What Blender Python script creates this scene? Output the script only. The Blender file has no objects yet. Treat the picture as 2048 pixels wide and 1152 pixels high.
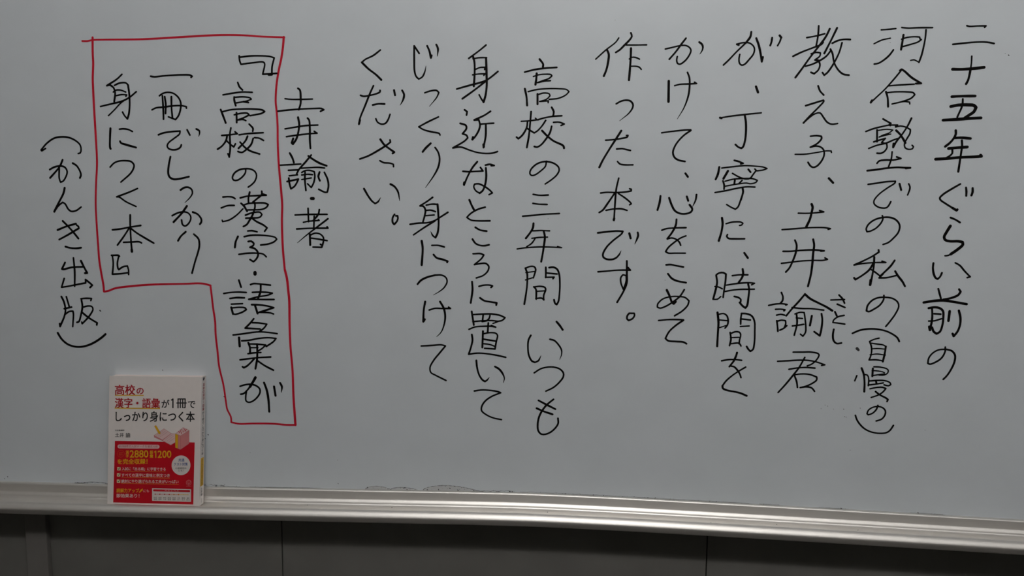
import bpy, bmesh, math, random
from mathutils import Matrix, Vector

# ------------------------------------------------------------------ camera, world, exposure
scene = bpy.context.scene
COL = scene.collection
R = math.radians
CAM_POS = Vector((0.0, -1.11, 1.30))
YAW, PITCH, ROLL = R(3.9027), R(5.8915), R(0.60908)
cam_d = bpy.data.cameras.new('camera'); cam = bpy.data.objects.new('camera', cam_d); COL.objects.link(cam)
cam_d.sensor_fit = 'HORIZONTAL'; cam_d.sensor_width = 36.0
cam_d.lens = 36.0 * 1450.0 / 2048.0
cam_d.clip_start = 0.02
fw = Vector((-math.sin(YAW) * math.cos(PITCH), math.cos(YAW) * math.cos(PITCH), -math.sin(PITCH)))
rt = Vector((math.cos(YAW), math.sin(YAW), 0.0)); up = rt.cross(fw)
r2 = rt * math.cos(ROLL) + up * math.sin(ROLL); u2 = -rt * math.sin(ROLL) + up * math.cos(ROLL)
M = Matrix((r2, u2, -fw)).transposed().to_4x4(); M.translation = CAM_POS
cam.matrix_world = M
scene.camera = cam

world = bpy.data.worlds.new('world'); scene.world = world; world.use_nodes = True
world.node_tree.nodes['Background'].inputs[0].default_value = (0.9, 0.95, 1.0, 1)
world.node_tree.nodes['Background'].inputs[1].default_value = 0.05
scene.view_settings.view_transform = 'Standard'
scene.view_settings.look = 'None'
scene.view_settings.gamma = 1.0
scene.view_settings.use_curve_mapping = False
scene.view_settings.exposure = 0.0
LAMP = 30.0          # emission of the ceiling tubes

# ------------------------------------------------------------------ materials
def mat(name, col, rough=0.5, metal=0.0, spec=0.5, noise=None, bump=None, emit=None, coat=0.0, aniso=None):
    m = bpy.data.materials.new(name); m.use_nodes = True
    nt = m.node_tree; b = nt.nodes['Principled BSDF']
    b.inputs['Base Color'].default_value = (*col, 1)
    b.inputs['Roughness'].default_value = rough
    b.inputs['Metallic'].default_value = metal
    b.inputs['Specular IOR Level'].default_value = spec
    b.inputs['Coat Weight'].default_value = coat
    if emit:
        b.inputs['Emission Color'].default_value = (*emit[0], 1); b.inputs['Emission Strength'].default_value = emit[1]
    tc = nt.nodes.new('ShaderNodeTexCoord')
    if noise:                                   # (scale vector, amount)
        mp = nt.nodes.new('ShaderNodeMapping'); mp.inputs['Scale'].default_value = noise[0]
        nz = nt.nodes.new('ShaderNodeTexNoise'); nz.inputs['Detail'].default_value = 6
        nt.links.new(tc.outputs['Object'], mp.inputs['Vector']); nt.links.new(mp.outputs[0], nz.inputs['Vector'])
        rp = nt.nodes.new('ShaderNodeMapRange'); a = noise[1]
        rp.inputs['From Min'].default_value = 0.3; rp.inputs['From Max'].default_value = 0.7
        rp.inputs['To Min'].default_value = 1 - a; rp.inputs['To Max'].default_value = 1 + a
        nt.links.new(nz.outputs['Fac'], rp.inputs['Value'])
        vm = nt.nodes.new('ShaderNodeVectorMath'); vm.operation = 'SCALE'; vm.inputs[0].default_value = col
        nt.links.new(rp.outputs[0], vm.inputs['Scale']); nt.links.new(vm.outputs[0], b.inputs['Base Color'])
    if bump:                                    # (scale vector, strength, distance)
        mp = nt.nodes.new('ShaderNodeMapping'); mp.inputs['Scale'].default_value = bump[0]
        nz = nt.nodes.new('ShaderNodeTexNoise'); nz.inputs['Detail'].default_value = 4
        nt.links.new(tc.outputs['Object'], mp.inputs['Vector']); nt.links.new(mp.outputs[0], nz.inputs['Vector'])
        bp = nt.nodes.new('ShaderNodeBump'); bp.inputs['Strength'].default_value = bump[1]; bp.inputs['Distance'].default_value = bump[2]
        nt.links.new(nz.outputs['Fac'], bp.inputs['Height']); nt.links.new(bp.outputs[0], b.inputs['Normal'])
    return m

BOARD = mat('board_enamel', (0.645, 0.685, 0.715), 0.34, spec=0.5, noise=((2.2, 2.2, 3.0), 0.025))
INK = mat('black_marker_ink', (0.0032, 0.0027, 0.0025), 0.6, spec=0.06)
RED_INK = mat('red_marker_ink', (0.50, 0.010, 0.028), 0.5, spec=0.15)
HAZE = mat('faint_residue_film', (0.56, 0.57, 0.575), 0.5, spec=0.3, noise=((300, 300, 300), 0.12))
SMEAR = mat('marker_residue', (0.045, 0.045, 0.047), 0.7, spec=0.2)
ALU = mat('satin_aluminium', (0.84, 0.81, 0.77), 0.45, metal=0.88, noise=((1.5, 60, 60), 0.012))
PANEL = mat('grey_wall_panel', (0.128, 0.124, 0.113), 0.6, spec=0.3, noise=((4, 4, 4), 0.05), bump=((90, 90, 90), 0.1, 0.001))
TRIMM = mat('grey_trim_paint', (0.14, 0.132, 0.122), 0.55, spec=0.3, noise=((4, 4, 4), 0.04))
WALLP = mat('cream_wall_paint', (0.62, 0.60, 0.56), 0.8, noise=((2, 2, 2), 0.03), bump=((60, 60, 60), 0.1, 0.001))
CEILM = mat('ceiling_board', (0.55, 0.54, 0.52), 0.9, noise=((40, 40, 40), 0.06))
FLOORM = mat('floor_vinyl', (0.07, 0.066, 0.06), 0.6, noise=((5, 5, 5), 0.12))
JOINT = mat('dark_joint', (0.02, 0.02, 0.018), 0.8)
LAMPH = mat('lamp_housing', (0.8, 0.8, 0.8), 0.5, noise=((8, 8, 8), 0.02))
TUBES = [mat('lit_tube', (0.9, 0.9, 0.9), 0.4, emit=((1.0, 0.985, 0.965), LAMP * k)) for k in (0.34, 2.72, 0.58, 0.35)]
COVER = mat('coated_cover_card', (0.79, 0.73, 0.70), 0.35, spec=0.4, noise=((25, 25, 25), 0.012))
PAPER = mat('page_paper', (0.86, 0.75, 0.71), 0.8, noise=((3, 900, 3), 0.08))
def pm(n, c, r=0.38): return mat(n, c, r, spec=0.35, noise=((30, 30, 30), 0.02))
P_RED = pm('print_red', (0.50, 0.004, 0.014)); P_TITLE = pm('print_crimson', (0.40, 0.006, 0.016)); P_BLK = pm('print_black', (0.01, 0.009, 0.009))
P_YEL = pm('print_yellow', (0.72, 0.40, 0.012)); P_PINKW = pm('print_pale_pink', (0.72, 0.50, 0.49)); P_ORA = pm('print_orange', (0.62, 0.16, 0.02))
P_WHT = pm('print_white', (0.70, 0.64, 0.60)); P_BLUE = pm('print_blue', (0.03, 0.07, 0.26)); P_PINK = pm('print_pink', (0.60, 0.22, 0.22))
P_ROSE = pm('print_rose_line', (0.34, 0.08, 0.09)); P_CREAM = pm('print_cream', (0.72, 0.62, 0.36)); P_GRN = pm('print_dark_green', (0.02, 0.08, 0.06))

# ------------------------------------------------------------------ helpers
def tag(o, label=None, cat=None, group=None, kind=None):
    if label: o['label'] = label
    if cat: o['category'] = cat
    if group: o['group'] = group
    if kind: o['kind'] = kind
    return o
def empty(name, loc=(0, 0, 0)):
    o = bpy.data.objects.new(name, None); COL.objects.link(o); o.location = loc; o.empty_display_size = 0.05; return o
def link(name, verts, faces, m, parent=None, smooth=False):
    me = bpy.data.meshes.new(name); me.from_pydata(verts, [], faces); me.materials.append(m); me.validate()
    if smooth:
        for p in me.polygons: p.use_smooth = True
    o = bpy.data.objects.new(name, me); COL.objects.link(o)
    if parent: o.parent = parent
    return o
def bev_box(name, x0, x1, y0, y1, z0, z1, m, parent=None, bevel=0.0):
    bm = bmesh.new()
    bmesh.ops.create_cube(bm, size=1)
    for v in bm.verts:
        v.co = Vector(((x0 + x1) / 2 + v.co.x * (x1 - x0), (y0 + y1) / 2 + v.co.y * (y1 - y0), (z0 + z1) / 2 + v.co.z * (z1 - z0)))
    if bevel: bmesh.ops.bevel(bm, geom=bm.edges[:], offset=bevel, segments=2, affect='EDGES', profile=0.5)
    me = bpy.data.meshes.new(name); bm.to_mesh(me); bm.free(); me.materials.append(m)
    o = bpy.data.objects.new(name, me); COL.objects.link(o)
    if parent: o.parent = parent
    return o

# ------------------------------------------------------------------ the room
X0, X1, YB, YF, ZC = -3.0, 4.2, 0.02, -5.0, 2.60
tag(bev_box('floor', X0, X1, YF, YB + 0.1, -0.1, 0.0, FLOORM), kind='structure')
tag(bev_box('ceiling', X0, X1, YF, YB + 0.1, ZC, ZC + 0.1, CEILM), kind='structure')
tag(bev_box('wall_left', X0 - 0.1, X0, YF, YB + 0.1, 0, ZC, WALLP), kind='structure')
tag(bev_box('wall_right', X1, X1 + 0.1, YF, YB + 0.1, 0, ZC, WALLP), kind='structure')
tag(bev_box('wall_front', X0, X1, YF - 0.1, YF, 0, ZC, WALLP), kind='structure')
wb = tag(bev_box('wall_back', X0, X1, YB + 0.012, YB + 0.1, 0, ZC, JOINT), kind='structure')
seams = [-3.0, -2.29, -1.59, -0.88, -0.457, 0.240, 0.937, 1.634, 2.331, 3.028, 3.725, 4.2]
for a, b in zip(seams, seams[1:]):
    bev_box('wall_panel', a + 0.0009, b - 0.0009, YB, YB + 0.013, 0.08, ZC - 0.001, PANEL, wb, 0.0006)
tag(bev_box('baseboard_back', X0 + 0.001, X1 - 0.001, YB - 0.01, YB + 0.014, 0.0, 0.079, TRIMM, None, 0.002), kind='structure')
tag(bev_box('trim_1', -0.8985, -0.8610, 0.009, 0.0198, 0.08, 0.80, TRIMM, None, 0.0012), kind='structure')

# ceiling lights: a row of slim tube fittings, slightly askew to the board
ROWY, ROWA = -1.50, R(-7)
for i in range(4):
    cx = -1.12 + 1.29 * i
    t = empty('ceiling_light', (cx * math.cos(ROWA), ROWY + cx * math.sin(ROWA), ZC)); t.rotation_euler.z = ROWA
    tag(t, ['slim lit tube light on the ceiling, leftmost of the row', 'slim lit tube light on the ceiling, second from the left', 'slim lit tube light on the ceiling, third from the left', 'slim lit tube light on the ceiling, rightmost of the row'][i], 'ceiling light', 'tube lights on the ceiling')
    bev_box('housing', -0.62, 0.62, -0.06, 0.06, -0.035, 0.0, LAMPH, t, 0.004)
    n = 12; vs = []; fs = []
    for xx in (-0.60, 0.60):
        for k in range(n): vs.append((xx, 0.022 * math.cos(2 * math.pi * k / n), -0.060 + 0.022 * math.sin(2 * math.pi * k / n)))
    for k in range(n): fs.append((k, (k + 1) % n, n + (k + 1) % n, n + k))
    fs += [tuple(range(n)), tuple(range(n, 2 * n))]
    link('tube', vs, fs, TUBES[i], t, True)
    for xx in (-0.61, 0.61): bev_box('tube_socket', xx - 0.012, xx + 0.012, -0.02, 0.02, -0.085, -0.034, LAMPH, t, 0.002)

# ------------------------------------------------------------------ the whiteboard
BX0, BX1, BZ1 = -1.35, 2.25, 2.05
wbd = tag(empty('whiteboard', (0, 0, 0)), 'large pale grey whiteboard covered in black handwritten Japanese columns, with an aluminium tray below', 'whiteboard')
bev_box('board_panel', BX0, BX1, 0.0, 0.0185, 0.825, BZ1, BOARD, wbd)
bev_box('frame_rail', BX0 - 0.015, BX1 + 0.015, -0.006, 0.019, BZ1, BZ1 + 0.02, ALU, wbd, 0.002)
bev_box('frame_rail', BX0 - 0.02, BX0 + 0.0, -0.006, 0.019, 0.80, BZ1 - 0.0005, ALU, wbd, 0.002)
bev_box('frame_rail', BX1 - 0.0, BX1 + 0.02, -0.006, 0.019, 0.80, BZ1 - 0.0005, ALU, wbd, 0.002)

# top edge of the tray, which bows slightly upwards in the middle (x, z)
BOW = [(-1.35, 0.8405), (-1.15, 0.8430), (-0.9271, 0.8458), (-0.7361, 0.8478), (-0.5829, 0.8500), (-0.3334, 0.8545), (-0.0673, 0.8592), (0.0666, 0.8586), (0.2061, 0.8563), (0.4488, 0.8514), (0.7051, 0.8455), (0.95, 0.8395), (2.25, 0.8080)]
def bow(x):
    if x <= BOW[0][0]: return BOW[0][1]
    if x >= BOW[-1][0]: return BOW[-1][1]
    for i in range(len(BOW) - 1):
        if BOW[i][0] <= x <= BOW[i + 1][0]:
            p0 = BOW[max(i - 1, 0)]; p1 = BOW[i]; p2 = BOW[i + 1]; p3 = BOW[min(i + 2, len(BOW) - 1)]
            h = p2[0] - p1[0]; t = (x - p1[0]) / h
            m1 = (p2[1] - p0[1]) / (p2[0] - p0[0]) * h; m2 = (p3[1] - p1[1]) / (p3[0] - p1[0]) * h
            return (2*t**3 - 3*t*t + 1) * p1[1] + (t**3 - 2*t*t + t) * m1 + (-2*t**3 + 3*t*t) * p2[1] + (t**3 - t*t) * m2
PROF = [(0.0, 0.3), (-3.2, 0.3), (-4.4, -0.1), (-5.4, -1.2), (-5.9, -2.6), (-6.3, -13.4), (-6.8, -14.6), (-7.9, -16.0), (-9.3, -18.0), (-9.9, -19.3),
        (-10.2, -21.4), (-13.0, -22.6), (-16.0, -23.3), (-28.5, -23.8), (-30.4, -24.0), (-31.2, -22.9), (-31.9, -20.7), (-33.0, -19.8), (-34.5, -19.6), (-36.6, -20.5), (-38.9, -22.6), (-41.0, -25.3),
        (-42.4, -27.6), (-42.9, -29.0), (-42.6, -30.6), (-41.4, -33.2), (-39.4, -36.8), (-37.8, -39.0), (-35.6, -39.9), (-20, -39.8), (0.0, -39.8), (0.0, -30.0)]
N = 160; vs = []; fs = []
for i in range(N + 1):
    x = BX0 + (BX1 - BX0) * i / N; z0 = bow(x)
    for (y, z) in PROF: vs.append((x, y / 1000.0, z0 + z / 1000.0))
L = len(PROF)
for i in range(N):
    for k in range(L):
        a = i * L + k; b = i * L + (k + 1) % L
        fs.append((a, b, b + L, a + L))
fs.append(tuple(range(L - 1, -1, -1))); fs.append(tuple(N * L + k for k in range(L)))
tray = link('marker_tray', vs, fs, ALU, wbd, True); tag(tray, 'brushed aluminium marker tray with rounded lip')
bm = bmesh.new(); bm.from_mesh(tray.data); bmesh.ops.recalc_face_normals(bm, faces=bm.faces[:]); bm.to_mesh(tray.data); bm.free()
for i, p in enumerate(tray.data.polygons): p.use_smooth = len(p.vertices) == 4
for y in (BX0 - 0.004, BX1 - 0.0): pass
for xa, xb in ((BX0 - 0.02, BX0), (BX1, BX1 + 0.02)):
    z0 = bow(xa); bev_box('tray_end_cap', xa, xb, -0.046, -0.0065, z0 - 0.040, z0 + 0.001, LAMPH, wbd, 0.003)

# ------------------------------------------------------------------ handwriting on the board
def spline(P):
    """Catmull-Rom through the points, split where the pen turns sharply; returns a list of smooth runs."""
    runs = []; cur = [P[0]]
    for i in range(1, len(P) - 1):
        cur.append(P[i])
        a = (P[i] - P[i - 1]); b = (P[i + 1] - P[i])
        if a.length and b.length and a.angle(b) > R(62): runs.append(cur); cur = [P[i]]
    cur.append(P[-1]); runs.append(cur); out = []
    for r in runs:
        if len(r) == 2: out.append(r); continue
        s = []
        for i in range(len(r) - 1):
            p1, p2 = r[i], r[i + 1]
            p0 = r[i - 1] if i else p1 * 2 - p2
            p3 = r[i + 2] if i + 2 < len(r) else p2 * 2 - p1
            d1 = max((p1 - p0).length, 1e-6) ** .5; d2 = max((p2 - p1).length, 1e-6) ** .5; d3 = max((p3 - p2).length, 1e-6) ** .5
            m1 = ((p1 - p0) / d1 - (p2 - p0) / (d1 + d2) + (p2 - p1) / d2) * d2
            m2 = ((p2 - p1) / d2 - (p3 - p1) / (d2 + d3) + (p3 - p2) / d3) * d2
            n = max(2, min(9, int((p2 - p1).length / 0.0022)))
            for k in range(n):
                t = k / n
                s.append(p1 * (2*t**3 - 3*t*t + 1) + m1 * (t**3 - 2*t*t + t) + p2 * (-2*t**3 + 3*t*t) + m2 * (t**3 - t*t))
        s.append(r[-1]); out.append(s)
    return out
def ribbon(vs, fs, pts, widths, y):
    """flat ribbon of ink in the x-z plane, with round ends, facing -y"""
    n = len(pts); base = len(vs)
    for i, p in enumerate(pts):
        a = pts[max(i - 1, 0)]; b = pts[min(i + 1, n - 1)]
        d = (b - a); d = d.normalized() if d.length > 1e-9 else Vector((1, 0))
        nn = Vector((-d.y, d.x)) * widths[i] / 2
        vs.append((p.x + nn.x, y, p.y + nn.y)); vs.append((p.x - nn.x, y, p.y - nn.y))
    for i in range(n - 1):
        k = base + 2 * i; fs.append((k, k + 1, k + 3, k + 2))
    for e, q in ((0, 1), (n - 1, n - 2)):
        d = (pts[e] - pts[q]); d = d.normalized() if d.length > 1e-9 else Vector((1, 0))
        a0 = math.atan2(d.y, d.x); r = widths[e] / 2; c = len(vs)
        for k in range(7):
            a = a0 - math.pi / 2 + math.pi * k / 6
            vs.append((pts[e].x + r * math.cos(a), y, pts[e].y + r * math.sin(a)))
        fs.append(tuple(range(c, c + 7)))
rnd = random.Random(4)
def ink_object(name, line, m, parent, y0=-0.00012):
    vs = []; fs = []; y = y0
    for st in line.split('|'):
        head, pp = st.split(':'); taper = head[0] == 't'; w = int(head.lstrip('t')) / 1e4 * 1.05
        P = [Vector([int(c) / 1e4 for c in q.split(',')]) for q in pp.split()]
        runs = spline(P); tot = sum((r[i + 1] - r[i]).length for r in runs for i in range(len(r) - 1)); s = 0.0
        ph = rnd.random() * 6
        for r in runs:
            ws = []
            for i, p in enumerate(r):
                if i: s += (r[i] - r[i - 1]).length
                u = s / max(tot, 1e-6)
                ww = w * (1.0 + 0.06 * math.sin(ph + u * 7))
                if taper: ww *= 1 - 0.72 * max(0.0, (u - 0.45) / 0.55) ** 1.3
                ws.append(ww)
            ribbon(vs, fs, r, ws, y); y -= 0.000003
    return link(name, vs, fs, m, parent)
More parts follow.
